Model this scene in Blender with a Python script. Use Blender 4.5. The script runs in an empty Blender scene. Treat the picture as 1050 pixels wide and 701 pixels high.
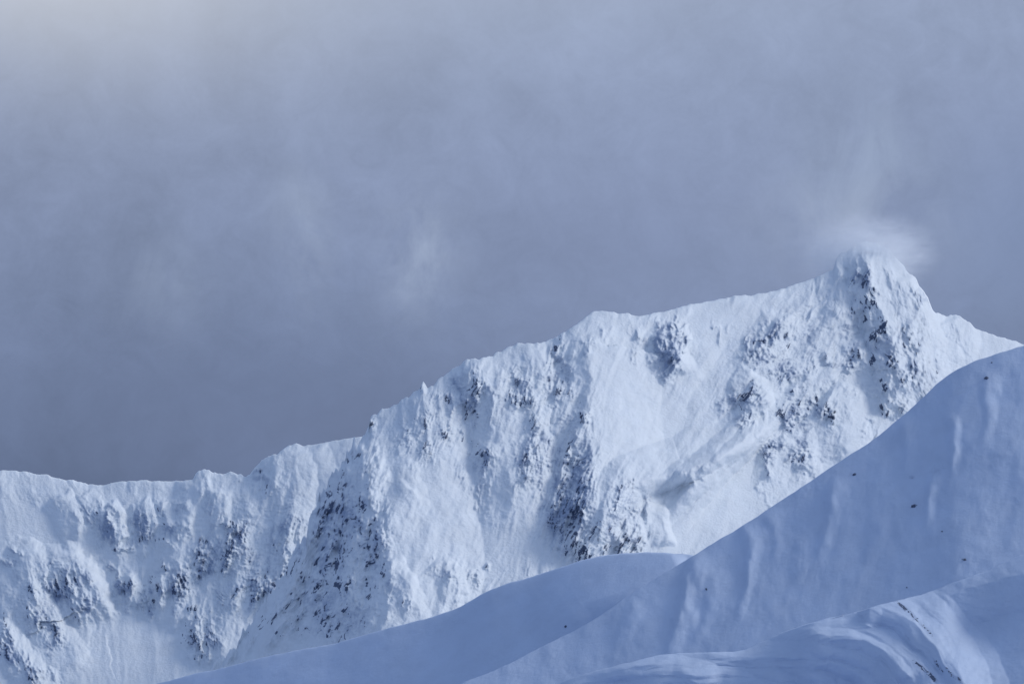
import bpy, math, random
import numpy as np
random.seed(4); R = np.random.RandomState(11)
S = bpy.context.scene
C = S.collection

# ------------------------------------------------------------------ camera
PITCH = math.radians(7.0); TH = 18.0/135.0; CAMZ = 60.0
cam = bpy.data.cameras.new('camera'); co = bpy.data.objects.new('camera', cam); C.objects.link(co)
cam.lens = 135; cam.sensor_width = 36; cam.clip_start = 1; cam.clip_end = 60000
co.location = (0, 0, CAMZ); co.rotation_euler = (math.pi/2+PITCH, 0, 0)
S.camera = co

def pos(u, v, Y):
    """point of the terrain seen along bearing u, elevation v, at distance Y metres north"""
    a = (u-525.0)/525.0*TH; b = (350.5-v)/525.0*TH
    ry = math.cos(PITCH)-b*math.sin(PITCH); rz = math.sin(PITCH)+b*math.cos(PITCH)
    return a*Y/ry, Y+0*a, rz*Y/ry+CAMZ

# ------------------------------------------------------------------ noise
PERM = R.permutation(4096); ANG = R.rand(4096)*2*np.pi
GX, GY = np.cos(ANG), np.sin(ANG)
def perlin(x, y, seed=0):
    xi = np.floor(x).astype(np.int64); yi = np.floor(y).astype(np.int64)
    xf = x-xi; yf = y-yi
    def g(ix, iy, dx, dy):
        h = PERM[(PERM[(ix+seed*131) & 4095]+iy*7+seed*17) & 4095]
        return GX[h]*dx+GY[h]*dy
    fx = xf*xf*xf*(xf*(xf*6-15)+10); fy = yf*yf*yf*(yf*(yf*6-15)+10)
    a = g(xi, yi, xf, yf); b = g(xi+1, yi, xf-1, yf)
    c = g(xi, yi+1, xf, yf-1); d = g(xi+1, yi+1, xf-1, yf-1)
    return ((a+(b-a)*fx)*(1-fy)+(c+(d-c)*fx)*fy)*1.5
def fbm(x, y, o=4, seed=0, gain=.5):
    r = 0; a = 1; n = 0
    for i in range(o):
        r = r+a*perlin(x+i*13.7, y-i*7.3, seed+i); n += a; a *= gain
        x, y = x*1.9+y*.25, y*1.9-x*.25
    return r/n
def ridged(x, y, o=4, seed=0, gain=.5):
    r = 0; a = 1; n = 0
    for i in range(o):
        r = r+a*(1-2.2*np.abs(perlin(x+i*9.1, y+i*3.3, seed+i))); n += a; a *= gain
        x, y = x*2.0, y*2.0
    return r/n
def ss(a, b, x):
    t = np.clip((x-a)/(b-a), 0, 1); return t*t*(3-2*t)
def blob(u, v, cu, cv, ru, rv, rot=0, p=1.0):
    c, s = math.cos(math.radians(rot)), math.sin(math.radians(rot))
    du, dv = u-cu, v-cv
    x = (du*c+dv*s)/ru; y = (-du*s+dv*c)/rv
    return np.exp(-(x*x+y*y)**p)
def line(u, v, pts):
    """signed distance to a polyline (positive on its right when walked downwards) and how far along"""
    best = np.full(u.shape, 1e9); sg = np.zeros(u.shape); al = np.zeros(u.shape)
    L = 0; tot = sum(math.dist(a, b) for a, b in zip(pts, pts[1:]))
    for (x0, y0), (x1, y1) in zip(pts, pts[1:]):
        dx, dy = x1-x0, y1-y0; l = math.hypot(dx, dy)
        t = np.clip(((u-x0)*dx+(v-y0)*dy)/l/l, 0, 1)
        px, py = u-(x0+t*dx), v-(y0+t*dy); d = np.hypot(px, py)
        m = d < best
        best = np.where(m, d, best); sg = np.where(m, np.where(dy*px-dx*py >= 0, 1., -1.), sg)
        al = np.where(m, (L+t*l)/tot, al); L += l
    return best*sg, al
def rib(u, v, pts, amp, wl, wr, f0=.25, f1=.35, p=1.0):
    """a spur: sharp crest falling away wl px to its left and wr px to its right, fading at both ends"""
    d, al = line(u, v, pts)
    w = np.where(d < 0, wl, wr)
    k = np.clip(1-np.abs(d)/w, 0, 1)
    k = k**p*(1-.35*k)/.65
    return amp*k*ss(0, f0, al+.02)*(1-ss(1-f1, 1.0, al)*.9)

# ------------------------------------------------------------------ materials
def mat(name): 
    m = bpy.data.materials.new(name); m.use_nodes = True; nt = m.node_tree; nt.nodes.clear(); return m, nt
def N(nt, t, **kw):
    n = nt.nodes.new(t)
    for k, v in kw.items(): setattr(n, k, v)
    return n
def noise(nt, scale, detail=6, rough=.6, vec=None, dist=0):
    n = N(nt, 'ShaderNodeTexNoise'); n.inputs['Scale'].default_value = scale
    n.inputs['Detail'].default_value = detail; n.inputs['Roughness'].default_value = rough
    n.inputs['Distortion'].default_value = dist
    if vec is not None: nt.links.new(vec, n.inputs['Vector'])
    return n.outputs['Fac']
def ramp(nt, f, stops):
    r = N(nt, 'ShaderNodeValToRGB'); e = r.color_ramp.elements
    while len(e) < len(stops): e.new(.5)
    for k, (p, c) in enumerate(stops): e[k].position = p; e[k].color = (*c, 1) if len(c) == 3 else c
    nt.links.new(f, r.inputs[0]); return r.outputs[0]
def mix(nt, f, a, b, bt='MIX'):
    m = N(nt, 'ShaderNodeMix', data_type='RGBA', blend_type=bt)
    for s, x in ((0, f), (6, a), (7, b)):
        if hasattr(x, 'links'): nt.links.new(x, m.inputs[s])
        elif s == 0: m.inputs[0].default_value = x
        else: m.inputs[s].default_value = (*x, 1)
    return m.outputs[2]
def math_(nt, op, a, b=None, c=None, clamp=False):
    m = N(nt, 'ShaderNodeMath', operation=op, use_clamp=clamp)
    for i, x in enumerate((a, b, c)):
        if x is None: continue
        if hasattr(x, 'links'): nt.links.new(x, m.inputs[i])
        else: m.inputs[i].default_value = x
    return m.outputs[0]

def snow_material(name, white, rimed, rockc=((.055,.08,.145), (.14,.175,.25)), bump=.6, grain=.35):  # rockc: bare rock, blued and lightened to paint in distance haze
    m, nt = mat(name)
    tc = N(nt, 'ShaderNodeTexCoord'); P = tc.outputs['Object']
    at = N(nt, 'ShaderNodeAttribute', attribute_name='cover')   # r: bare rock, g: thin rime over rock
    sep = N(nt, 'ShaderNodeSeparateColor'); nt.links.new(at.outputs['Color'], sep.inputs[0])
    n1 = noise(nt, .18, 5, .65, P); n2 = noise(nt, .02, 5, .6, P); n3 = noise(nt, .9, 3, .6, P)
    wt = mix(nt, ramp(nt, n2, [(.35, (0,0,0)), (.65, (1,1,1))]), tuple(x*.93 for x in white), white)
    rk = ramp(nt, n1, [(.35, rockc[0]), (.7, rockc[1])])
    rf = ramp(nt, math_(nt, 'ADD', sep.outputs[1], math_(nt, 'MULTIPLY_ADD', n1, .6, -.3)), [(.25, (0,0,0)), (.95, (1,1,1))])
    c = mix(nt, rf, wt, rimed)
    df = ramp(nt, math_(nt, 'ADD', sep.outputs[0], math_(nt, 'MULTIPLY_ADD', n1, .5, -.25)), [(.38, (0,0,0)), (.62, (1,1,1))])
    c = mix(nt, df, c, rk)
    b = N(nt, 'ShaderNodeBsdfPrincipled'); nt.links.new(c, b.inputs['Base Color'])
    b.inputs['Roughness'].default_value = .75; b.inputs['Specular IOR Level'].default_value = .2
    bp = N(nt, 'ShaderNodeBump'); bp.inputs['Strength'].default_value = bump; bp.inputs['Distance'].default_value = 3.0
    nt.links.new(math_(nt, 'ADD', n1, math_(nt, 'MULTIPLY', n3, grain)), bp.inputs['Height'])
    nt.links.new(bp.outputs[0], b.inputs['Normal'])
    o = N(nt, 'ShaderNodeOutputMaterial'); nt.links.new(b.outputs[0], o.inputs[0])
    return m
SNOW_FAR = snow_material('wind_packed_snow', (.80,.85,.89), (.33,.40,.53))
SNOW_NEAR = snow_material('shade_tinted_snow', (.54,.635,.79), (.32,.39,.53), bump=.3, grain=.6)  # same snow as the far one, shade put into a darker, bluer base colour

def rock_material(name='dark_rock', snow=.45):
    m, nt = mat(name)
    tc = N(nt, 'ShaderNodeTexCoord'); P = tc.outputs['Object']
    n1 = noise(nt, .25, 6, .7, P)
    rk = ramp(nt, n1, [(.3, (.055,.078,.14)), (.75, (.14,.17,.24))])  # rock tones carry painted haze: bluer and paler than the stone
    geo = N(nt, 'ShaderNodeNewGeometry'); sp = N(nt, 'ShaderNodeSeparateXYZ'); nt.links.new(geo.outputs['Normal'], sp.inputs[0])
    f = ramp(nt, math_(nt, 'ADD', sp.outputs[2], math_(nt, 'MULTIPLY_ADD', n1, .9, -.45)), [(snow, (0,0,0)), (snow+.17, (1,1,1))])
    c = mix(nt, f, rk, (.80,.83,.88))
    b = N(nt, 'ShaderNodeBsdfPrincipled'); nt.links.new(c, b.inputs['Base Color']); b.inputs['Roughness'].default_value = .85
    b.inputs['Specular IOR Level'].default_value = .2
    bp = N(nt, 'ShaderNodeBump'); bp.inputs['Strength'].default_value = .8; bp.inputs['Distance'].default_value = 2
    nt.links.new(noise(nt, .8, 5, .7, P), bp.inputs['Height']); nt.links.new(bp.outputs[0], b.inputs['Normal'])
    o = N(nt, 'ShaderNodeOutputMaterial'); nt.links.new(b.outputs[0], o.inputs[0])
    return m
ROCK = rock_material(); BARE = rock_material('bare_rock', .8)

def tag(o, label=None, cat=None, group=None, kind=None):
    if label: o['label'] = label
    if cat: o['category'] = cat
    if group: o['group'] = group
    if kind: o['kind'] = kind
    return o

def grid_object(name, X, Y, Z, m, cover=None):
    nr, nc = X.shape
    me = bpy.data.meshes.new(name)
    co_ = np.stack([X, Y, Z], -1).reshape(-1, 3).astype(np.float32)
    i = np.arange(nr*nc).reshape(nr, nc)
    q = np.stack([i[:-1, :-1], i[1:, :-1], i[1:, 1:], i[:-1, 1:]], -1).reshape(-1, 4)
    me.vertices.add(len(co_)); me.vertices.foreach_set('co', co_.ravel())
    me.loops.add(q.size); me.loops.foreach_set('vertex_index', q.ravel().astype(np.int32))
    me.polygons.add(len(q)); me.polygons.foreach_set('loop_start', (np.arange(len(q))*4).astype(np.int32))
    me.polygons.foreach_set('use_smooth', np.ones(len(q), bool))
    me.update(calc_edges=True)
    if cover is None: cover = (np.zeros(X.shape), np.zeros(X.shape))
    ca = me.color_attributes.new('cover', 'FLOAT_COLOR', 'POINT')
    arr = np.zeros((nr*nc, 4), np.float32); arr[:, 0] = cover[0].ravel(); arr[:, 1] = cover[1].ravel(); arr[:, 3] = 1
    ca.data.foreach_set('color', arr.ravel())
    me.materials.append(m)
    o = bpy.data.objects.new(name, me); C.objects.link(o)
    return o

def back_side(X, Y, Z, n, reach, drop, seed):
    """rows continuing over the crest and down the far side"""
    t = (np.linspace(1, 0, n, endpoint=False)**1.6)[:, None]
    x = X[0][None, :]+0*t; d = t*reach
    nz = fbm(x/120., (Y[0][None, :]+d)/160., 5, seed)*60*ss(0, .15, t)
    return (np.vstack([x, X]), np.vstack([Y[0][None, :]+d, Y]), np.vstack([Z[0][None, :]-t*drop-0.35*d*0+nz-ss(0, .05, t)*6, Z]))

MPX = lambda Y: TH*Y/525.0

# a jagged chunk of rock: a few rings of an angular lump
def chunk(verts, faces, c, su, sv, sd, lean, rnd):
    """c centre, su/sv/sd half sizes along x, z and y; lean tilts it along the fall line"""
    n = rnd.choice((5, 6, 7)); base = len(verts)
    rings = [(-1.0, .55), (-.35, 1.0), (.4, .8), (1.0, .3)]
    ph = rnd.random()*6.28
    for z, r in rings:
        for k in range(n):
            a = ph+k*6.2832/n; j = rnd.uniform(.7, 1.25)
            x = math.cos(a)*r*j*su; y = math.sin(a)*r*j*sd; zz = (z+rnd.uniform(-.18, .18))*sv
            verts.append((c[0]+x+zz*lean, c[1]+y+zz*.5, c[2]+zz))
    for i in range(3):
        for k in range(n):
            a = base+i*n+k; b = base+i*n+(k+1) % n
            faces.append((a, b, b+n, a+n))
    faces.append(tuple(base+k for k in reversed(range(n)))); faces.append(tuple(base+3*n+k for k in range(n)))
def mesh_object(name, verts, faces, m, parent=None):
    me = bpy.data.meshes.new(name); me.from_pydata(verts, [], faces); me.materials.append(m); me.update()
    o = bpy.data.objects.new(name, me); C.objects.link(o)
    if parent: o.parent = parent
    return o

def interp(x, xp, yp, w=60):
    g = np.arange(xp[0]-200, xp[-1]+201, 2.0); ker = np.hanning(int(w/2)*2+1); ker /= ker.sum(); p = len(ker)//2
    return np.interp(x, g, np.convolve(np.pad(np.interp(g, xp, yp), p, 'edge'), ker, 'valid'))
class Sheet:
    def __init__(s, name, u0, u1, du, crest, vbot, nrow): 
        s.name = name; s.u = np.arange(u0, u1+.1, du)
        cu, cv = zip(*crest); s.vc = np.interp(s.u, cu, cv)
        s.U = np.repeat(s.u[None, :], nrow, 0)
        t = np.linspace(0, 1, nrow)[:, None]**1.0
        s.V = s.vc[None, :]*(1-t)+vbot*t
        s.H = s.V-s.vc[None, :]
    def build(s, Y, m, cover=None, back=(60, 900, 700, 5)):
        X, YY, Z = pos(s.U, s.V, Y); s.P = np.stack([X, YY, Z], -1)
        n = back[0]
        X, YY, Z = back_side(X, YY, Z, n, back[1], back[2], back[3])
        if cover is not None:
            cover = tuple(np.vstack([np.repeat(c[:1]*0, n, 0), c]) for c in cover)
        s.o = grid_object(s.name, X, YY, Z, m, cover); return s.o
    def at(s, i, j): return s.P[i, j]

def outcrops(sheet, rockmask, patches, parent, px, label_fn, leanf, dens=1.0, seed=3, size=1.0):
    """gather angular rocks where the bare-rock cover is strongest inside each patch"""
    rnd = random.Random(seed)
    for (cu, cv, ru, rv, rot, st) in patches:
        b = blob(sheet.U, sheet.V, cu, cv, ru, rv, rot)
        w = rockmask*(b > .3)
        ii, jj = np.nonzero(w > .45)
        if len(ii) == 0: continue
        cnt = int(min(len(ii), max(6, st*ru*rv*.02*dens)))
        pick = [rnd.randrange(len(ii)) for _ in range(cnt)]
        V, F = [], []
        for p in pick:
            c = sheet.P[ii[p], jj[p]]
            a = px*rnd.choice((.5, .7, .9, 1.1, 1.5))*size
            chunk(V, F, c, a*rnd.uniform(.45, .85), a*rnd.uniform(1.0, 2.6), a*.5, leanf(cu, cv), rnd)
        o = mesh_object('rock_outcrop', V, F, ROCK, parent)

# ================================================================== MAIN PEAK
crest = [(-80,1000),(120,770),(180,715),(238,664),(256,640),(272,614),(288,590),(302,566),(318,532),(328,508),(337,492),(346,478),(352,472),(357,460),(364,455),
 (370,449),(375,443),(378,438),(380,429),(386,424),(395,418),(404,415),(412,409),(424,402),(430,398),(434,392),(438,397),(444,394),(450,388),(460,381),(470,375),(478,369),
 (484,368),(494,366),(505,365),(512,361),(522,356),(530,351),(537,352),(548,352),(560,350),(572,344),(580,339),(590,333),(600,326),(607,320),(616,318),(626,320),(638,321),(645,321),
 (652,324),(662,323),(675,320),(690,317),(706,312),(722,310),(740,306),(756,303),(775,302),(790,299),(805,295),(820,290),(835,285),(846,280),(854,277),(857,267),(862,260),(870,255),(880,251),(890,248),
 (899,249),(908,253),(914,259),(921,267),(930,276),(939,286),(946,297),(951,306),(957,317),(963,321),(971,324),(978,324),(986,325),(993,330),(1000,336),(1012,341),(1025,345),(1045,351),(1080,358),(1140,372),(1250,420)]
M = Sheet('mountain', 130, 1190, .8, crest, 735, 700)
U, V = M.U, M.V
# small crest roughness
jag = fbm(M.u/9., M.u*0, 4, 60)*2.2+ridged(M.u/22., M.u*0+4, 3, 61)*.9-.4
jag *= np.interp(M.u, [240, 340, 390, 520, 620, 850, 870, 960, 1000], [5, 6, 2.4, 1.3, .7, .8, 1.9, 1.9, .9])
jag += (fbm(M.u/6., M.u*0+3, 4, 63)*22)*np.interp(M.u, [220, 260, 350, 380], [0, 1, 1, 0])
t_ = np.clip(1-M.H/60, 0, 1)
M.V = M.V+jag[None, :]*t_**2; V = M.V
# smooth trend of the crest, used as the datum for the face (not following the buttress edge)
vb = interp(M.u, [100, 300, 380, 520, 620, 850, 890, 960, 1190], [560, 480, 440, 356, 325, 288, 268, 310, 380])
H = V-vb[None, :]
Yc = interp(M.u, [100, 395, 620, 890, 1190], [7950, 7900, 8200, 8650, 8900])[None, :]
# fall-line shear: streaks lean down to the left over most of the face
k = interp(U, [100, 250, 400, 520, 640, 760, 860, 905, 960, 1190], [.55, .5, .28, .45, .8, 1.0, .55, .05, -.25, -.4])
s = U+k*(V-vb[None, :])*.85; t = V
warp = fbm(U/70, V/70, 3, 5)*14
s = s+warp
ROCKS = [ # cu, cv, ru, rv, rot, strength : where bare rock shows
 (378,438,4,9,20,1.1),(352,480,8,22,28,1.0),(338,515,10,24,24,1.05),(322,545,9,20,28,.8),(362,505,8,26,10,.55),(345,560,10,34,12,1.0),(330,590,12,30,18,.85),(372,570,9,30,8,.8),(310,615,14,24,28,.65),
 (352,620,12,22,8,.6),(378,615,8,25,14,.55),(385,465,6,12,0,.5),(300,590,8,18,30,.75),(285,625,10,14,35,.6),(262,645,8,8,35,.5),(330,630,12,16,10,.7),(305,640,10,10,10,.6),(350,650,12,10,5,.55),(388,545,6,26,5,.75),(365,540,8,30,10,.75),(385,595,8,24,5,.7),(395,610,4,14,5,.6),(290,648,10,6,0,.5),(355,590,10,24,12,.8),(372,480,9,18,5,.6),
 (434,396,3,4,0,.6),(487,398,4,16,4,1.1),(482,420,6,10,0,.9),(462,409,8,4,15,.75),(472,418,8,5,30,.7),(458,444,6,9,-30,.75),(438,431,5,8,35,.6),(420,440,5,10,15,.55),(405,455,6,7,0,.55),(436,460,4,8,-35,.6),(474,444,3,7,0,.7),
 (521,392,5,10,10,.95),(530,390,5,5,0,.7),(532,408,9,6,30,.95),(550,411,8,5,-10,.8),(553,431,7,7,0,.95),(485,460,6,10,10,.5),(477,482,4,10,10,.7),(497,465,4,9,10,.45),
 (572,360,5,9,10,.8),(566,380,3,9,10,.9),(572,402,5,8,0,.75),(584,404,7,6,0,.55),(550,455,4,9,20,.8),(543,470,4,12,22,.8),(537,488,3,9,25,.7),(598,428,5,3,0,.7),
 (582,470,3,14,12,.6),(594,476,5,4,-30,.9),(577,500,4,14,14,.6),(568,520,4,12,14,.5),(586,525,9,18,10,.95),(597,528,4,9,0,.9),(585,545,8,14,-15,.8),(602,568,7,10,-25,1.1),(590,560,6,12,-20,.8),(612,545,8,10,-20,.8),(618,560,5,10,0,.6),(575,540,4,12,-20,.6),
 (635,510,4,14,20,.85),(648,500,4,3,0,.7),(628,535,4,9,15,.6),(643,560,9,8,20,.9),(655,556,4,7,0,.6),(625,555,5,10,10,.6),
 (765,404,10,7,-10,.85),(754,406,6,4,0,.7),(760,418,7,6,0,.35),(770,360,5,9,15,.5),(785,350,7,10,30,.55),(802,328,4,6,25,.7),(808,342,4,4,0,.6),(807,356,5,4,0,.65),(800,386,6,5,-20,.65),(773,376,3,5,30,.5),
 (813,425,9,7,-20,.95),(822,417,8,6,0,.8),(842,408,9,6,15,.95),(850,420,9,6,20,.75),(855,425,6,5,20,.9),(800,418,4,8,25,.7),(785,424,2,4,0,.7),(848,433,4,3,0,.5),(789,462,5,10,20,.55),(825,465,4,7,0,.6),(814,470,5,9,10,.5),(826,479,4,4,0,.6),(858,444,5,8,0,.5),
 (888,286,4,16,4,.7),(893,300,5,14,-15,1.0),(880,300,6,12,0,.35),(904,332,4,10,-15,.8),(884,326,6,5,0,.5),(867,297,4,4,0,.5),(872,318,4,4,0,.5),
 (947,298,5,12,-28,.85),(942,292,4,6,-20,.6),(955,315,3,8,-20,.5),(913,282,2,7,-10,.5),(948,330,5,5,0,.6),(936,340,7,5,10,.8),(931,348,5,6,0,.7),(923,355,5,3,-20,.9),(938,356,5,4,0,.7),(923,338,4,4,0,.5),
 (876,361,7,4,0,.8),(874,373,5,6,0,.7),(884,365,4,4,0,.6),(895,375,6,7,10,.7),(908,392,7,4,25,.8),(880,350,5,4,0,.4),(862,355,4,4,0,.35),
 (952,378,6,10,0,.9),(940,378,4,8,0,.6),(958,388,5,7,0,.8),(900,345,5,10,-15,.7),(918,372,5,9,-10,.7),(870,395,6,6,0,.6),(850,365,5,8,20,.55),(832,372,4,8,25,.5),(818,398,5,6,25,.5),(930,392,5,9,25,.8),(945,400,6,9,15,.6),(922,415,8,7,0,.8),(907,415,4,6,0,.6),(913,424,5,4,0,.6),(892,436,4,4,0,.8),(888,443,4,3,0,.7),(965,365,5,10,10,.5),
 (490,597,5,6,20,.8),(480,590,7,6,0,.4),(499,581,3,3,0,.6),(417,617,4,3,0,.6),(390,620,4,8,0,.6),(975,345,7,6,0,.4),(978,352,5,4,0,.5),(388,500,4,7,10,.55),(395,575,3,8,20,.5),(506,528,3,6,-20,.35)]
RIME = [ # grey, thinly covered crags
 (520,410,60,36,-20,.35),(455,430,40,34,-10,.35),(585,470,34,80,12,.4),(800,380,70,44,-25,.35),(900,370,60,50,0,.4),(820,450,50,44,0,.35),(950,310,24,26,-20,.45),
 (345,545,40,75,20,.5),(375,500,20,60,5,.35),(340,620,60,45,10,.42),(385,560,16,60,5,.5),(478,405,22,22,0,.7),(570,385,16,32,0,.55),(585,505,32,60,14,.85),(640,530,24,36,15,.85),
 (688,360,17,26,-10,1.3),(700,345,5,14,-15,1.0),(655,350,9,16,0,.5),(645,340,6,8,0,.3),(600,352,8,10,0,.4),(622,342,7,7,0,.35),(765,410,26,16,-10,.8),(760,432,14,8,0,.6),(772,358,12,22,20,.8),(790,350,12,26,22,.8),
 (805,375,20,18,-20,.6),(825,340,24,24,0,.45),(815,425,20,14,-25,.8),(845,418,22,14,15,.7),(788,465,10,20,15,.8),(824,470,14,20,0,.7),(888,288,9,26,0,.75),(866,288,8,12,0,.35),(950,305,7,20,-25,.7),
 (740,342,5,9,0,.4),(720,480,28,9,-5,.3),(500,475,12,24,5,.5),(492,510,10,22,0,.4),(455,580,18,8,5,.5),(405,605,14,12,0,.45),(475,595,26,14,0,.35),(425,455,26,26,0,.4),(540,400,24,18,10,.5),
 (550,470,24,34,16,.6),(880,370,26,18,0,.5),(935,350,22,24,0,.45),(945,385,24,22,0,.6),(915,405,22,16,0,.45),(855,375,22,24,0,.35),(978,345,14,12,0,.4),(870,330,16,22,0,.4),(790,505,12,9,40,.4)]
SMOOTH = [(655,430,50,50,0,1),(640,390,30,30,0,.8),(470,530,60,55,0,.8),(440,500,35,30,0,.7),(740,500,80,38,-35,1),(720,370,28,50,20,.8),(740,330,45,20,0,.7),(850,470,22,24,0,.9),(905,310,14,30,-10,.8),(540,560,34,22,0,.9),
 (875,425,20,30,30,.7),(870,400,25,10,-40,.6),(520,450,12,60,8,.5),(560,330,60,10,-15,.5),(700,540,40,25,0,.9),(400,410,25,10,-20,.4),(1020,355,40,15,0,.7),(410,540,20,60,0,.6)]
def field(lst, U, V, wob=0):
    if wob: U, V = U+fbm(U/17, V/26, 4, 310, .6)*wob, V+fbm(U/17+5, V/22, 4, 311, .6)*wob*1.2

    r = np.zeros(U.shape)
    for (a, b, c, d, e, f) in lst: r = np.maximum(r, f*blob(U, V, a, b, c, d, e)) if f < 9 else r
    return r
rime = field(RIME, U, V, 22)*(.75+.5*ss(-.3, .3, fbm(U/18, V/26, 3, 93))); clus = .55+.6*ss(-.25, .25, fbm((U+.4*V)/11, V/24, 3, 95)); rockp = clus*field([(a,b,c*1.6,d*1.5,e,f*(.66 if a < 400 and b > 450 else 1)) for a,b,c,d,e,f in ROCKS], U, V, 9); smo = field(SMOOTH, U, V)
rough = np.clip(.34+.5*blob(U, V, 885, 310, 60, 60)+.75*rime+.5*rockp-.42*smo, .04, 1.3)
rel = np.zeros(U.shape)
for args in [
 ([(352,472),(346,520),(336,575),(318,635)], 15, 18, 16, .1, .2),
 ([(374,450),(370,510),(364,570),(352,650)], 15, 18, 15, .1, .2),
 ([(326,512),(312,560),(294,610),(270,660)], 12, 16, 14, .1, .2),
 ([(362,540),(352,590),(340,650)], 8, 10, 9, .1, .2),
 ([(388,470),(384,520),(386,570)], 9, 12, 9, .1, .2),
 ([(381,436),(390,480),(396,530),(402,575),(398,630),(394,700)], 40, 70, 95, .3, .1),   # west buttress
 ([(520,356),(497,384),(508,410),(516,450),(522,500),(534,560)], 20, 34, 60, .2, .4),
 ([(434,394),(444,420),(452,460),(450,520)], 12, 26, 30, .2, .6),
 ([(530,352),(552,380),(566,410),(560,450),(536,500)], 13, 26, 22, .2, .6),
 ([(616,320),(603,350),(606,390),(600,430),(610,478),(600,520),(606,575)], 34, 36, 75, .25, .1),  # central spur
 ([(688,338),(692,360),(708,384)], 18, 30, 12, .1, .3),
 ([(700,334),(706,352)], 9, 10, 6, .1, .3),
 ([(760,440),(705,478),(650,496),(624,525),(612,560)], 33, 34, 18, .5, .2),
 ([(662,524),(676,526),(686,562)], 13, 18, 9, .1, .2),
 ([(785,430),(738,470),(700,510),(672,540)], 32, 22, 13, .3, .4),
 ([(806,418),(770,455),(722,505),(690,550)], 26, 20, 10, .3, .4),
 ([(786,388),(778,400),(785,425)], 14, 32, 12, .2, .3),
 ([(756,455),(715,478),(668,508)], 20, 14, 12, .3, .5),
 ([(735,350),(712,385),(690,410)], 6, 12, 10, .3, .5),
 ([(800,392),(765,425),(728,452)], 15, 12, 10, .3, .5),
 ([(806,322),(798,345),(772,380),(730,420)], 12, 26, 20, .1, .5),
 ([(860,382),(835,392),(800,418),(784,440)], 8, 14, 14, .1, .3),
 ([(848,402),(866,420),(868,450),(858,480)], 16, 44, 26, .1, .3),
 ([(812,450),(790,470),(782,500)], 9, 12, 26, .1, .3),
 ([(822,440),(832,460),(834,490)], 7, 22, 10, .1, .3),
 ([(888,250),(892,275),(898,305),(910,340),(925,380),(905,430)], 42, 26, 66, .12, .3),  # summit rib
 ([(857,266),(866,300),(860,340),(840,380)], 14, 26, 22, .1, .5),
 ([(930,278),(944,310),(955,345),(965,390)], 14, 26, 14, .1, .4),
 ([(975,325),(984,345),(980,380)], 10, 18, 22, .1, .3),
 ([(880,345),(900,380),(912,410)], 9, 22, 12, .1, .3),
 ([(415,470),(425,500),(430,520)], 6, 18, 12, .2, .5),
 ([(425,500),(400,532),(394,560)], 8, 20, 26, .1, .4),
 ([(402,570),(420,600),(435,640)], 8, 20, 10, .1, .3),
 ([(448,572),(468,590),(474,625)], 7, 20, 10, .1, .3),
]:
    pts, amp, wl, wr, f0, f1 = args
    uu = U+fbm(U/16, V/16, 3, 8)*5; vv = V+fbm(U/16+9, V/16, 3, 9)*5
    if pts[0] in ((785,430), (806,418), (760,440), (756,455), (735,350), (800,392)):
        rel += rib(U+fbm(U/45, V/45, 3, 11)*7, V+fbm(U/9, V/9, 2, 12)*1.2, pts, amp, wl, wr, f0, f1)
    else: rel += rib(uu, vv, pts, amp, wl, wr, f0, f1)
# west face of the buttress turns away from us
xe = np.interp(V, [400, 436, 480, 530, 575, 630, 700], [378, 382, 390, 396, 401, 398, 392])+fbm(U/22, V/22, 4, 14)*22
dl = 6*np.log1p(np.exp(np.clip((xe-U)/6, -30, 40)))
rel -= dl*(.32+.25*fbm(s/30, t/70, 3, 16))
s2 = s+fbm(U/13, V/17, 3, 90)*6+fbm(U/34, V/50, 2, 91)*9
vary = ss(-.25, .35, fbm(U/45, V/60, 3, 92))
rel += 10*ridged(s/62, t/180, 3, 20)*(.2+.8*rough)
rel += 5.5*ridged(s2/26, t/62, 4, 24)*rough*(.4+.8*vary)
rel += 2.6*ridged(s2/10, t/27, 3, 30)*rough**1.3*(.3+.9*vary)
rel += 4.4*ridged((U+.3*V)/30, (V-.2*U)/44, 5, 94, .58)*rough**1.2
rel += 1.3*fbm(s2/4.5, t/12, 3, 34)*rough**1.4
rel += 3.2*fbm(U/14, V/14, 4, 38)*(.08+.9*rough**1.4)
rel += 3*fbm(U/60, V/45, 3, 44)+.5*fbm(U/7, V/6, 3, 45)
cr = np.clip(rime*.9+rockp, 0, 1.2)
blk = np.abs(fbm((U+.35*V)/7., (V-.2*U)/9., 3, 50))
rel += cr*(5.5*blk+1.6*np.abs(perlin(U/2.6+.2*V, V/3.4, 53)))
# ledges
rel += np.clip(cr, 0, .8)*2.2*fbm(s2/2.9, t/24, 3, 57)
led = fbm(U/30, V/30, 2, 47)*3+V/11.
rel += cr*1.6*(np.abs((led % 1)-.5)*2)
d0 = np.clip(M.H, 0, None)
roll = 5.0*np.sqrt(np.clip(d0, 0, 24)/4)
Ydep = Yc-MPX(8300)*(np.maximum(H*.92, -60)+rel+roll)
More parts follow.
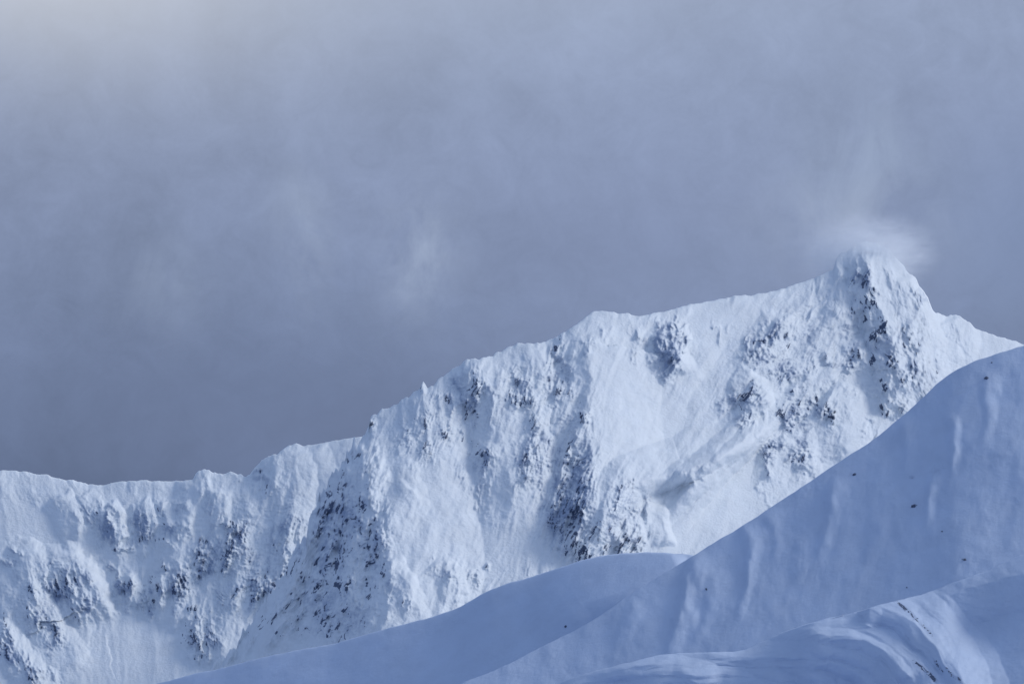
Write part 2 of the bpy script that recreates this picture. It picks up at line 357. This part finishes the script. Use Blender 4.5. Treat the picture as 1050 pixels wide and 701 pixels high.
# cover
gx = np.gradient(rel, axis=1)/.8; gv = np.gradient(rel, axis=0)/np.gradient(V, axis=0).clip(.2)
n_a = fbm(s2/3.4, t/11, 4, 70, .6); n_b = fbm(U/3.0, V/3.4, 3, 75); n_d = fbm(s2/2.7, t/19, 3, 77); n_c = fbm(s/9, t/22, 3, 79)
face = np.clip(gx*.22, -.22, .3)-np.clip(gv*.05, -.12, .18)
val = .50*rockp+.06*rime+.78*n_a+.14*n_b+.48*n_d+.25*n_c+face*.9
rock = ss(.62, .70, val)*ss(.06, .25, rockp+.25*rime)
edge = ss(0, 3, M.H)
rime_c = np.clip(rime*(.80+.8*n_c+.7*n_a+face*1.6)+rockp*.12*(1+n_a), 0, 1)
mountain = M.build(Ydep, SNOW_FAR, (rock*edge, rime_c*edge), (60, 1200, 900, 90))
tag(mountain, 'tall snow plastered mountain with a pointed summit and rocky buttresses below a long crest', 'mountain', kind='structure')
lean = lambda cu, cv: float(np.interp(cu, [250, 400, 600, 760, 860, 905, 960], [.5, .3, .45, .7, .4, 0, -.25]))
outcrops(M, rock*edge, [p for p in ROCKS if p[5] >= .55], mountain, MPX(8000), None, lean, seed=5)

# ================================================================== LEFT RIDGE
crest2 = [(-120,478),(-40,480),(0,482),(12,482),(25,483),(40,486),(48,486),(55,489),(62,491),(75,492),(90,496),(105,497),(118,494),(130,493),(145,492),(165,493),(180,493),(193,492),(198,490),(200,486),(205,482),(210,480),(215,482),(222,485),(232,485),
 (240,484),(246,486),(252,488),(256,486),(262,478),(268,472),(275,467),(285,464),(290,461),(297,456),(304,454),(312,457),(325,455),(345,451),(372,447),(420,446),(520,440),(640,436)]
L = Sheet('ridge', -120, 560, .8, crest2, 740, 420)
jag = (fbm(L.u/8., L.u*0, 4, 160)*2.6+.2)*np.interp(L.u, [0, 190, 210, 290, 320, 560], [.6, .5, 1.3, 1.2, .35, .3])
L.V = L.V+jag[None, :]*np.clip(1-L.H/40, 0, 1)**2
U, V = L.U, L.V
vb = interp(L.u, [-120, 0, 100, 200, 300, 560], [478, 482, 495, 488, 456, 436])
H = V-vb[None, :]
k = interp(U, [-100, 60, 120, 200, 300, 560], [-.25, -.3, -.2, .25, .35, .4])
s = U+k*H*.8; t = V; warp = fbm(U/60, V/60, 3, 105)*10; s = s+warp
ROCKS2 = [(60,597,8,7,0,1.0),(50,600,10,5,-15,.7),(72,600,5,8,10,.7),(33,612,6,12,10,.8),(32,625,5,8,0,.6),(55,645,6,10,-30,.8),(45,640,5,9,-20,.6),(5,655,6,10,0,.9),(30,690,9,7,20,.7),(3,640,4,8,0,.6),
 (128,600,8,4,-35,.9),(125,560,5,2,-20,.7),(80,625,4,6,0,.5),(86,632,3,4,0,.5),(160,598,4,6,20,.7),(158,601,5,3,0,.8),(153,615,5,4,0,.6),(171,582,3,5,20,.8),(172,592,3,4,0,.5),(185,597,6,12,0,1.1),(183,608,4,6,0,.9),(178,590,4,5,0,.7),
 (146,552,6,4,0,.6),(163,555,5,4,0,.5),(170,558,5,3,0,.5),(163,530,3,6,0,.5),(97,522,4,5,0,.45),(40,515,4,3,0,.3),(240,550,7,10,15,1.0),(236,565,5,12,20,.9),(246,546,4,4,0,.9),(207,575,7,12,10,.8),(208,555,4,4,0,.8),(205,582,6,8,10,.6),
 (197,623,3,3,0,.8),(199,622,3,5,10,.8),(227,623,5,7,15,.7),(200,655,7,14,0,.75),(214,652,7,9,-10,.75),(205,668,5,6,0,.6),(242,610,6,5,10,.5),(252,598,5,6,0,.6),(265,605,7,9,20,.7),(280,600,6,14,15,.7),(290,585,6,12,20,.6),(274,592,3,3,0,.8),(285,615,6,6,0,.6),
 (270,625,4,6,10,.5),(272,505,4,4,0,.6),(268,483,3,3,0,.6),(247,490,3,3,0,.7),(284,495,3,3,0,.5),(300,560,4,10,10,.5),(10,570,10,4,0,.3),(220,640,4,5,0,.5),(292,570,5,8,0,.5),(285,557,3,4,0,.4),(312,575,5,9,10,.5),(255,575,5,10,10,.4)]
RIME2 = [(250,570,70,70,0,.4),(60,620,60,60,0,.4),(150,535,80,30,0,.35),(60,600,28,14,-10,.8),(85,610,18,34,-12,.8),(50,640,20,28,-30,.7),(110,545,16,22,0,.9),(85,525,14,18,-20,.5),(145,540,16,20,0,.8),(172,540,18,20,0,.6),(128,602,14,18,0,.9),(118,585,8,7,0,.6),(152,610,10,16,0,.8),(180,600,16,22,0,.8),
 (15,665,16,28,-10,.7),(40,690,24,12,0,.6),(240,560,22,26,10,.8),(210,575,18,26,10,.7),(270,600,26,24,0,.7),(210,650,16,26,0,.6),(290,540,26,24,0,.55),(55,580,24,6,-10,.5),(10,575,14,10,0,.5),(270,495,18,14,0,.4),(185,520,12,16,0,.5),(230,620,20,20,0,.5),(215,510,16,12,0,.4),(310,590,14,30,0,.6)]
SMOOTH2 = [(130,670,60,42,0,1.1),(30,545,42,28,0,.9),(100,575,12,30,-15,.8),(325,470,24,16,0,.9),(150,505,50,8,0,.6),(270,655,34,14,-35,1.0),(135,570,10,20,-15,.6),(195,500,20,14,0,.4),(330,500,14,30,0,.6)]
rime = field(RIME2, U, V, 20)*(.75+.5*ss(-.3, .3, fbm(U/18, V/26, 3, 193))); clus = .6+.55*ss(-.25, .25, fbm(U/10, V/20, 3, 195)); rockp = clus*field([(a,b,c*1.6,d*1.5,e,f) for a,b,c,d,e,f in ROCKS2], U, V, 8); smo = field(SMOOTH2, U, V)
rough = np.clip(.32+.75*rime+.5*rockp-.45*smo, .04, 1.3)
rel = np.zeros(U.shape)
uu = U+fbm(U/14, V/14, 3, 108)*5; vv = V+fbm(U/14+9, V/14, 3, 109)*5
for pts, amp, wl, wr, f0, f1 in [
 ([(10,560),(45,575),(70,570),(90,590),(105,620),(108,640)], 26, 80, 16, .2, .15),
 ([(25,600),(45,625),(70,655),(85,690)], 12, 30, 14, .2, .2),
 ([(0,635),(15,660),(35,690),(50,720)], 12, 26, 14, .1, .1),
 ([(62,505),(76,530),(90,555)], 12, 24, 12, .1, .3),
 ([(85,505),(95,520),(105,545)], 8, 12, 14, .1, .3),
 ([(112,515),(122,530),(127,556)], 14, 22, 9, .1, .15),
 ([(145,512),(155,530),(163,545)], 9, 16, 9, .1, .2),
 ([(165,512),(172,535),(176,548)], 8, 9, 9, .1, .3),
 ([(188,512),(192,530),(190,548)], 8, 12, 9, .1, .3),
 ([(130,588),(140,600),(139,622)], 12, 22, 6, .1, .2),
 ([(166,585),(168,600),(160,625)], 10, 14, 8, .1, .2),
 ([(210,482),(202,510),(186,550),(180,600),(190,650)], 20, 26, 36, .15, .1),
 ([(225,500),(222,540),(218,580)], 9, 14, 14, .1, .3),
 ([(255,490),(248,530),(244,580),(232,640),(222,690)], 20, 34, 30, .2, .1),
 ([(296,457),(304,490),(300,530),(290,580),(276,640)], 18, 34, 22, .1, .2),
 ([(320,458),(332,490),(334,520)], 8, 20, 18, .1, .3),
 ([(280,470),(284,500),(272,540)], 8, 14, 12, .1, .4),
]: rel += rib(uu, vv, pts, amp*.75, wl, wr, f0, f1)
s2 = s+fbm(U/13, V/17, 3, 190)*5+fbm(U/30, V/44, 2, 191)*7
vary = ss(-.25, .35, fbm(U/40, V/50, 3, 192))
rel += 8*ridged(s/55, t/160, 3, 120)*(.2+.8*rough)
rel += 5.0*ridged(s2/23, t/52, 4, 124)*rough*(.4+.8*vary)
rel += 2.4*ridged(s2/9, t/24, 3, 130)*rough**1.3*(.3+.9*vary)
rel += 3.4*ridged((U-.1*V)/26, V/38, 5, 194, .58)*rough**1.2
rel += 1.2*fbm(s2/4, t/10, 3, 134)*rough**1.4
rel += 2.8*fbm(U/13, V/13, 4, 138)*(.08+.9*rough**1.4)
rel += .5*fbm(U/7, V/6, 3, 145)
cr = np.clip(rime*.9+rockp, 0, 1.2)
rel += cr*(5*np.abs(fbm((U+.3*V)/6.5, (V-.2*U)/8., 3, 150))+1.5*np.abs(perlin(U/2.6, V/3.2, 153)))
rel += np.clip(cr, 0, .8)*2.0*fbm(s2/2.9, t/22, 3, 157)
led = fbm(U/26, V/26, 2, 147)*3+V/10.
rel += cr*1.5*(np.abs((led % 1)-.5)*2)
# the corrie floor pushes out towards us
rel += 40*ss(600, 720, V)**1.2
d0 = np.clip(L.H, 0, None)
Ydep = 9300-MPX(9300)*(H*.85+rel+4.5*np.sqrt(np.clip(d0, 0, 20)/4))
gx = np.gradient(rel, axis=1)/.8; gv = np.gradient(rel, axis=0)/np.gradient(V, axis=0).clip(.2)
n_a = fbm(s2/3.3, t/10, 4, 170, .6); n_b = fbm(U/3.0, V/3.2, 3, 175); n_d = fbm(s2/2.7, t/17, 3, 177); n_c = fbm(s/9, t/20, 3, 179)
face = np.clip(gx*.22, -.22, .3)-np.clip(gv*.05, -.12, .18)
val = .50*rockp+.05*rime+.78*n_a+.14*n_b+.48*n_d+.25*n_c+face*.9
rock = ss(.62, .70, val)*ss(.06, .25, rockp+.2*rime)
edge = ss(0, 3, L.H)
rime_c = np.clip(rime*(.80+.8*n_c+.7*n_a+face*1.6)+rockp*.12*(1+n_a), 0, 1)
ridge = L.build(Ydep, SNOW_FAR, (rock*edge, rime_c*edge), (60, 1200, 900, 190))
tag(ridge, 'lower snow covered ridge with fluted gullies running left behind the dark rocky buttress', 'mountain ridge', kind='structure')
outcrops(L, rock*edge, [p for p in ROCKS2 if p[5] >= .6], ridge, MPX(9000), None, lambda a, b: .1, seed=9)

# ================================================================== SHADED HILLS
def hill(name, u0, u1, du, crest, vbot, nrow, Yfun, cot, rollk, relfun, label, seed, back=(50, 900, 500), coverfun=None, jk=1.0):
    G = Sheet(name, u0, u1, du, crest, vbot, nrow)
    # round the polyline off
    ker = np.hanning(int(26/du)|1); ker /= ker.sum()
    pad = len(ker)//2
    vs = np.convolve(np.pad(G.vc, pad, 'edge'), ker, 'valid'); vc = vs+jk*fbm(G.u/14., G.u*0, 3, seed)
    G.V = G.V+(vc-G.vc)[None, :]*np.clip(1-G.H/80, 0, 1); G.vc = vc; G.H = G.V-vc[None, :]
    Y0 = Yfun(G.U); m_ = MPX(float(np.mean(Y0)))
    HS = G.V-vs[None, :]; rel = relfun(G.U, G.V, HS)
    Yd = Y0-m_*(cot*HS+rollk*np.sqrt(np.clip(G.H, 0, 60)+.0)+rel)
    cov = coverfun(G.U, G.V, G.H) if coverfun else None
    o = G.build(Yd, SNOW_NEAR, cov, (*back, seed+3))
    tag(o, label, 'hill', kind='structure'); return G

crA = [(-60,740),(60,722),(120,711),(175,697),(200,690),(230,684),(262,675),(300,667),(340,660),(375,650),(400,643),(440,633),(470,623),(490,611),(505,603),(520,598),(545,591),(575,581),(600,573),(625,568),(650,566),(680,566),(705,568),(730,573),(780,590),(860,640),(960,700)]
def relA(U, V, H):
    r = 2.2*fbm(U/60, V/45, 4, 200)+.8*fbm((U+V*.7)/30, V/34, 4, 203)
    r += .3*fbm((U+V)/8, V/9, 3, 207)
    r += rib(U, V, [(705,572),(640,606),(600,618),(575,636),(545,662)], 20, 60, 24, .1, .3)
    return r
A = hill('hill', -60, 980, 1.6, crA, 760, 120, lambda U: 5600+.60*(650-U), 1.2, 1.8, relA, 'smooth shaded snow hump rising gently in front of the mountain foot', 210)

crB = [(380,745),(430,720),(478,698),(505,688),(530,676),(560,660),(590,646),(620,628),(650,606),(680,588),(700,576),(715,567),(735,554),(760,540),(790,520),(815,504),(840,487),(865,470),(890,455),(915,435),(935,418),(950,404),(962,392),(980,379),(1000,370),(1020,363),(1048,355),(1090,342),(1160,325)]
def relB(U, V, H):
    s = U+.30*H
    r = 5.5*fbm(U/95, V/85, 4, 220)+2.2*fbm(U/38, V/60, 3, 221)+.55*fbm(s/26, V/46, 4, 223)
    def q(pts, a, l, r_):
        d, al = line(U+fbm(U/24, V/26, 3, 228)*5, V, pts)
        w = np.where(d < 0, l, r_*1.5)*(1.35-.75*al); k = np.clip(1-np.abs(d)/w, 0, 1)
        return 1.6*a*k*k*(3-2*k)*ss(0, .18, al)*ss(1, .45, al)*(.8+.5*fbm(U/20, V/30, 2, 229))
    r += q([(718,560),(706,600),(698,630),(687,662),(676,690)], 8, 11, 15)
    r += q([(762,530),(769,560),(769,590),(760,620),(750,650)], 5, 9, 8)
    r += q([(860,485),(853,510),(850,535),(841,565),(835,590)], 5, 9, 9)
    r += q([(974,420),(977,455),(976,485),(972,510)], 4, 8, 7)
    r += q([(958,480),(954,505),(951,525),(945,550)], 4, 7, 7)
    r += q([(737,580),(730,605),(722,640),(716,660)], 2.6, 9, 9)
    r += q([(824,545),(815,590),(806,625)], 2.2, 10, 9)
    r += q([(903,520),(890,575),(878,615)], 2.0, 12, 10)
    r += q([(1012,375),(1014,420),(1008,470)], 2.6, 9, 8)
    r += q([(790,520),(796,550),(792,590)], 2.0, 9, 8)
    r += q([(925,425),(930,460),(926,500)], 2.0, 9, 9)
    r += q([(655,610),(640,645),(622,680)], 2.4, 9, 9)
    pm = ss(-.1, .5, fbm(U/50, V/40, 3, 233))
    r += .9*fbm(U/9, V/8, 4, 231)*pm+.35*fbm(s/4, V/7, 3, 235)*(.3+pm)+.7*fbm(s/13, V/15, 4, 236)+.7*fbm(s/34, V/26, 3, 238)
    return r
def covB(U, V, H):
    n = fbm(U/3, V/3, 3, 240)
    p = field([(935,489,4,3,0,.7),(960,482,9,8,0,.5),(872,486,3,4,0,.5),(845,515,3,3,0,.4)], U, V)
    return ss(.6, .9, p+n*.6)*.6, np.clip(p*.9+.15*ss(.15, .5, fbm(U/18, V/7, 3, 243)), 0, 1)
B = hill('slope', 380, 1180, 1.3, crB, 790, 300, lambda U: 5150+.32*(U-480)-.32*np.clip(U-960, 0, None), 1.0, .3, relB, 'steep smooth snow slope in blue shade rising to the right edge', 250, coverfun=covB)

crC = [(470,745),(520,722),(560,705),(600,690),(640,680),(675,671),(700,669),(740,668),(762,667),(785,656),(800,649),(825,640),(850,633),(875,628),(900,620),(925,614),(945,609),(965,602),(985,594),(1010,586),(1048,568),(1090,552),(1180,530)]
def relC(U, V, H):
    r = 3*fbm(U/80, V/50, 4, 260)
    uu = U+fbm(U/30, V/24, 3, 262)*5; vv = V+fbm(U/34, V/26, 3, 263)*4
    q = lambda pts, a, l, r_, f0=.2, f1=.1: rib(uu, vv, pts, a*1.95, l*1.45, r_*1.45, f0, f1)
    # the shoulder that curls over and drops to the right
    r += q([(800,655),(850,637),(890,638),(918,650),(940,672),(958,704),(970,740)], 26, 44, 40)
    r += q([(780,668),(830,662),(868,664),(900,680),(925,706)], 9, 9, 15)
    r += q([(800,652),(845,650),(885,655),(915,672),(940,702)], 7, 8, 13)
    r += q([(600,692),(660,680),(720,682),(780,682),(820,686),(850,704)], 8, 9, 14)
    r += q([(690,690),(740,692),(790,697),(820,712)], 6, 7, 10)
    r += q([(700,670),(760,672),(800,674),(850,676),(880,690),(900,712)], 7, 8, 12)
    r += q([(880,627),(905,622),(925,630),(955,655),(985,690),(1000,730)], 12, 12, 30, .1, .1)
    r += q([(560,712),(610,694),(660,690),(700,694),(740,708)], 8, 10, 16)
    r += q([(640,704),(700,700),(760,706),(790,720)], 6, 9, 12)
    # upper band that continues to the right edge, hollow under it
    r += q([(940,622),(970,612),(1000,600),(1048,588),(1120,570)], 13, 26, 14, .2, .05)
    r -= 14*blob(U, V, 1010, 650, 60, 40, -10)
    # fine wind striations following the curl
    d, al = line(uu, vv, [(560,700),(700,672),(800,655),(850,637),(890,638),(918,650),(940,672),(958,704),(970,740)])
    r += (.6*ridged(d/7.0, al*5, 3, 270)+2.8*ridged(d/15, al*4, 2, 272))*ss(80, 0, np.abs(d))*(1-ss(960, 1000, U)*.7)
    r += .7*fbm(U/7, V/5, 3, 276)*ss(900, 960, U)
    return r
ROCKC = [(926,622,9,2.6,38,1.0),(936,631,6,2.5,50,.9),(948,643,13,2.0,45,.8),(908,612,9,1.8,-8,.5),(945,684,12,3,45,.95),(956,694,9,3.2,45,1.0),(962,682,10,2.2,55,.7),(975,690,8,2,55,.7),(985,697,7,2.2,50,.8),(930,652,8,2,50,.5),(966,601,10,1.8,-25,.6),
         (885,630,10,1.5,-15,.4),(1033,616,5,3,0,.35)]
def covC(U, V, H):
    n = fbm((U+V)/8, (U-V)/2.6, 3, 280)
    p = field(ROCKC, U, V)
    return ss(.62, .95, p+n*.55)*ss(1, 3, H), np.clip(p*.9*(1+n), 0, 1)
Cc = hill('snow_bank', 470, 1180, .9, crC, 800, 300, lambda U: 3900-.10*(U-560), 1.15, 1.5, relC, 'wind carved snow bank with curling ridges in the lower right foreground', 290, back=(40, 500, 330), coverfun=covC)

# rock ribs in the bank
rnd = random.Random(21)
for (cu, cv, ru, rv, rot, st) in ROCKC:
    if st < .7: continue
    Vt, F = [], []
    c, s_ = math.cos(math.radians(rot)), math.sin(math.radians(rot))
    for _ in range(int(ru*1.4)):
        a = rnd.uniform(-1, 1)*ru; b = rnd.gauss(0, .35)*rv
        u_, v_ = cu+a*c-b*s_, cv+a*s_+b*c
        j = int(round((u_-470)/.9)); i = int(np.argmin(np.abs(Cc.V[:, j]-v_)))
        z = MPX(3500)*rnd.choice((.35, .5, .7, .9))
        chunk(Vt, F, Cc.P[i, j], z*1.3, z*.7, z*.7, -.6, rnd)
    mesh_object('rock_outcrop', Vt, F, BARE, Cc.o)

# lone rocks poking through the snow of the slope
def lone(sheet, u0, du, u_, v_, size, label, wide=1.6):
    j = int(round((u_-u0)/du)); i = int(np.argmin(np.abs(sheet.V[:, j]-v_)))
    p = sheet.P[i, j]; Vt, F = [], []
    m_ = MPX(p[1])*size
    for k_ in range(5):
        a = 1 if k_ == 0 else rnd.uniform(.35, .7)
        off = (0, 0, 0) if k_ == 0 else (rnd.uniform(-1.3, 1.3)*m_*wide, rnd.uniform(-.4, .1)*m_, rnd.uniform(-.5, .4)*m_)
        chunk(Vt, F, off, m_*a*wide*.7, m_*a*.7, m_*a*.8, 0, rnd)
    o = mesh_object('rock', Vt, F, BARE); o.location = tuple(float(x) for x in p)
    tag(o, label, 'rock', 'lone rocks poking out of the shaded snow'); return o
lone(B, 380, 1.3, 938, 518, 2.4, 'largest dark rock in the middle of the steep shaded snow slope')
lone(B, 380, 1.3, 1012, 387, 2.2, 'flat dark rock high on the shaded slope close to its crest', 2.0)
lone(B, 380, 1.3, 725, 604, 1.6, 'small dark rock between two pale streaks low on the left of the slope', 1.0)
lone(B, 380, 1.3, 877, 486, 1.8, 'small rock just below the slope crest left of the big slope rock', 1.3)
lone(B, 380, 1.3, 1017, 372, 1.0, 'tiny rock at the very crest above the flat dark rock', 1.0)
lone(B, 380, 1.3, 966, 545, 1.0, 'tiny rock in the open snow between the largest rock and the right edge', 1.2)
lone(B, 380, 1.3, 930, 602, 1.0, 'tiny rock at the foot of the slope above the wind carved bank', 1.2)
lone(B, 380, 1.3, 990, 573, 1.7, 'pale speckled rock low on the slope near the right edge', 1.5)
lone(A, -60, 1.6, 580, 641, 1.6, 'small dark rock in the hollow between hump and slope', 1.3)

# ------------------------------------------------------------------ valley floor
gs = np.linspace(-1, 1, 161); gx_, gy_ = np.meshgrid(gs*16000, gs*16000+9000)
gz = -20+fbm(gx_/2500, gy_/2500, 5, 300)*60
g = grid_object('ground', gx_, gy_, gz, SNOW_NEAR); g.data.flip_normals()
tag(g, 'snow covered valley floor below the hills', 'ground', kind='structure')

# ------------------------------------------------------------------ blown snow at the summit
def plume(name, u_, v_, Y, size, dens, label, seed, aniso=.2, scale=1.0, loc=(0,0,0)):
    x, y, z = pos(np.array(float(u_)), np.array(float(v_)), Y)
    import bmesh
    bm = bmesh.new(); bmesh.ops.create_icosphere(bm, subdivisions=3, radius=1)
    me = bpy.data.meshes.new(name); bm.to_mesh(me); bm.free()
    o = bpy.data.objects.new(name, me); C.objects.link(o)
    o.location = (float(x), float(y), float(z)); o.scale = size
    m, nt = mat(name); me.materials.append(m)
    tc = N(nt, 'ShaderNodeTexCoord'); mp = N(nt, 'ShaderNodeMapping'); nt.links.new(tc.outputs['Object'], mp.inputs[0])
    mp.inputs['Location'].default_value = (seed, seed*.7, 0); mp.inputs['Scale'].default_value = (1*scale, .8*scale, 1.25*scale)
    ln = N(nt, 'ShaderNodeVectorMath', operation='LENGTH'); nt.links.new(tc.outputs['Object'], ln.inputs[0])
    fall = math_(nt, 'POWER', math_(nt, 'SUBTRACT', 1.0, ln.outputs['Value'], clamp=True), 1.6)
    n = noise(nt, 4.2, 7, .66, mp.outputs[0], .35)
    nn = math_(nt, 'MULTIPLY_ADD', n, 3.0, -.95, clamp=True)
    d = math_(nt, 'MULTIPLY', math_(nt, 'MULTIPLY', fall, nn), dens)
    v = N(nt, 'ShaderNodeVolumePrincipled'); v.inputs['Color'].default_value = (.99,.995,1,1); v.inputs['Anisotropy'].default_value = aniso
    nt.links.new(d, v.inputs['Density'])
    out = N(nt, 'ShaderNodeOutputMaterial'); nt.links.new(v.outputs[0], out.inputs[1])
    tag(o, label, 'blown snow'); return o
plume('snow_cloud', 888, 258, 8650, (190, 120, 105), .05, 'pale cloud of blown snow wrapped over the mountain summit', 3.1)

# ------------------------------------------------------------------ light
SUN_EL, SUN_AZ = math.radians(33), math.radians(86)      # azimuth from +Y (the way we look) towards +X
sun = bpy.data.lights.new('sun', 'SUN'); so = bpy.data.objects.new('sun', sun); C.objects.link(so)
sun.energy = 1.5; sun.angle = math.radians(17); sun.color = (1.0, .97, .93)
from mathutils import Vector
d = Vector((math.sin(SUN_AZ)*math.cos(SUN_EL), math.cos(SUN_AZ)*math.cos(SUN_EL), math.sin(SUN_EL)))
so.rotation_euler = d.to_track_quat('Z', 'Y').to_euler()

w = bpy.data.worlds.new('World'); S.world = w; w.use_nodes = True; nt = w.node_tree; nt.nodes.clear()
tc = N(nt, 'ShaderNodeTexCoord'); G = tc.outputs['Generated']
sp = N(nt, 'ShaderNodeSeparateXYZ'); nt.links.new(G, sp.inputs[0])
el = sp.outputs[2]
base = ramp(nt, el, [(0.0, (.112,.15,.275)), (.072, (.108,.154,.288)), (.12, (.21,.27,.44)), (.16, (.26,.32,.49)), (.215, (.30,.365,.53)), (.5, (.22,.325,.57)), (1.0, (.23,.34,.60))])
def mapped(scale, loc=(0,0,0), rot=(0,0,0)):
    m = N(nt, 'ShaderNodeMapping'); nt.links.new(G, m.inputs[0]); m.inputs['Scale'].default_value = scale
    m.inputs['Location'].default_value = loc; m.inputs['Rotation'].default_value = rot; return m.outputs[0]
n1 = noise(nt, 9, 5, .5, mapped((1, 1, .55), (3.3, 1, .2)), .4)
n2 = noise(nt, 30, 4, .55, mapped((1, 1, .9), (1.3, 4, .9), (0, .5, 0)), .7)
n3 = noise(nt, 900, 3, .6, G); n4 = noise(nt, 85, 6, .6, mapped((1, 1, 1.2), (2, 8, 4), (0, .5, 0)), 1.2)
f = math_(nt, 'ADD', math_(nt, 'MULTIPLY_ADD', n1, .65, .53), math_(nt, 'MULTIPLY_ADD', n2, .34, -.17))
f = math_(nt, 'ADD', f, math_(nt, 'MULTIPLY_ADD', n3, .07, -.035)); f = math_(nt, 'ADD', f, math_(nt, 'MULTIPLY_ADD', n4, .22, -.11))
cl = N(nt, 'ShaderNodeVectorMath', operation='SCALE'); nt.links.new(base, cl.inputs[0]); nt.links.new(f, cl.inputs['Scale'])
def glow(u_, v_, ru, rv, col, amt, nz=None, p=1.0):
    """a brighter place in the cloud towards a bearing"""
    x, y, z = [float(q) for q in pos(np.array(float(u_)), np.array(float(v_)), 1000.)]
    z -= CAMZ; l = math.sqrt(x*x+y*y+z*z); x, y, z = x/l, y/l, z/l
    m = N(nt, 'ShaderNodeMapping'); nt.links.new(G, m.inputs[0])
    sx, sz = 525/TH/ru, 525/TH/rv
    m.inputs['Scale'].default_value = (sx, 1.0, sz); m.inputs['Location'].default_value = (-x*sx, -y, -z*sz)
    ln = N(nt, 'ShaderNodeVectorMath', operation='LENGTH'); nt.links.new(m.outputs[0], ln.inputs[0])
    e = math_(nt, 'EXPONENT', math_(nt, 'MULTIPLY', math_(nt, 'POWER', ln.outputs['Value'], 2.0), -1.0))
    if nz is not None: e = math_(nt, 'MULTIPLY', e, math_(nt, 'MULTIPLY_ADD', nz, 3.4, -1.2, clamp=True))
    return math_(nt, 'MULTIPLY', e, amt, clamp=True), col
cur = cl.outputs[0]
nw = noise(nt, 60, 6, .62, mapped((1, 1, .6), (7, 2, 5)), .4)
for a in [(40, -70, 300, 130, (.66,.68,.72), .72, None), (500, -120, 420, 140, (.46,.52,.64), .5, None),
          (428, 262, 40, 55, (.40,.48,.64), .7, nw), (315, 235, 34, 70, (.34,.41,.56), .55, nw), (880, 165, 60, 60, (.34,.42,.58), .6, nw), (170, 285, 50, 50, (.31,.38,.53), .45, nw),
          (885, 235, 90, 45, (.40,.47,.62), .55, nw), (260, 420, 330, 90, (.135,.175,.30), .55, None), (1060, 240, 110, 120, (.20,.265,.44), .6, None), (640, 250, 150, 90, (.19,.235,.38), .35, None)]:
    e, col = glow(*a[:4], a[4], a[5], a[6]); cur = mix(nt, e, cur, col)
dp = N(nt, 'ShaderNodeVectorMath', operation='DOT_PRODUCT'); nt.links.new(G, dp.inputs[0]); dp.inputs[1].default_value = d
gl = math_(nt, 'POWER', math_(nt, 'MAXIMUM', dp.outputs['Value'], 0.0), 4.0)
vs = N(nt, 'ShaderNodeVectorMath', operation='SCALE'); vs.inputs[0].default_value = (.55, .58, .62); nt.links.new(gl, vs.inputs['Scale'])
va = N(nt, 'ShaderNodeVectorMath', operation='ADD'); nt.links.new(cur, va.inputs[0]); nt.links.new(vs.outputs[0], va.inputs[1]); cur = va.outputs[0]
bg = N(nt, 'ShaderNodeBackground'); nt.links.new(cur, bg.inputs[0]); bg.inputs[1].default_value = 1.0
sky = N(nt, 'ShaderNodeTexSky', sky_type='NISHITA'); sky.sun_disc = False; sky.sun_elevation = SUN_EL; sky.sun_rotation = SUN_AZ
bg2 = N(nt, 'ShaderNodeBackground'); nt.links.new(sky.outputs[0], bg2.inputs[0]); bg2.inputs[1].default_value = .05*.08
ad = N(nt, 'ShaderNodeAddShader'); nt.links.new(bg.outputs[0], ad.inputs[0]); nt.links.new(bg2.outputs[0], ad.inputs[1])
o = N(nt, 'ShaderNodeOutputWorld'); nt.links.new(ad.outputs[0], o.inputs[0])

S.render.engine = 'CYCLES'
S.cycles.volume_bounces = 8; S.cycles.max_bounces = 10; S.cycles.diffuse_bounces = 3
S.view_settings.view_transform = 'Standard'; S.view_settings.look = 'None'; S.view_settings.exposure = 0
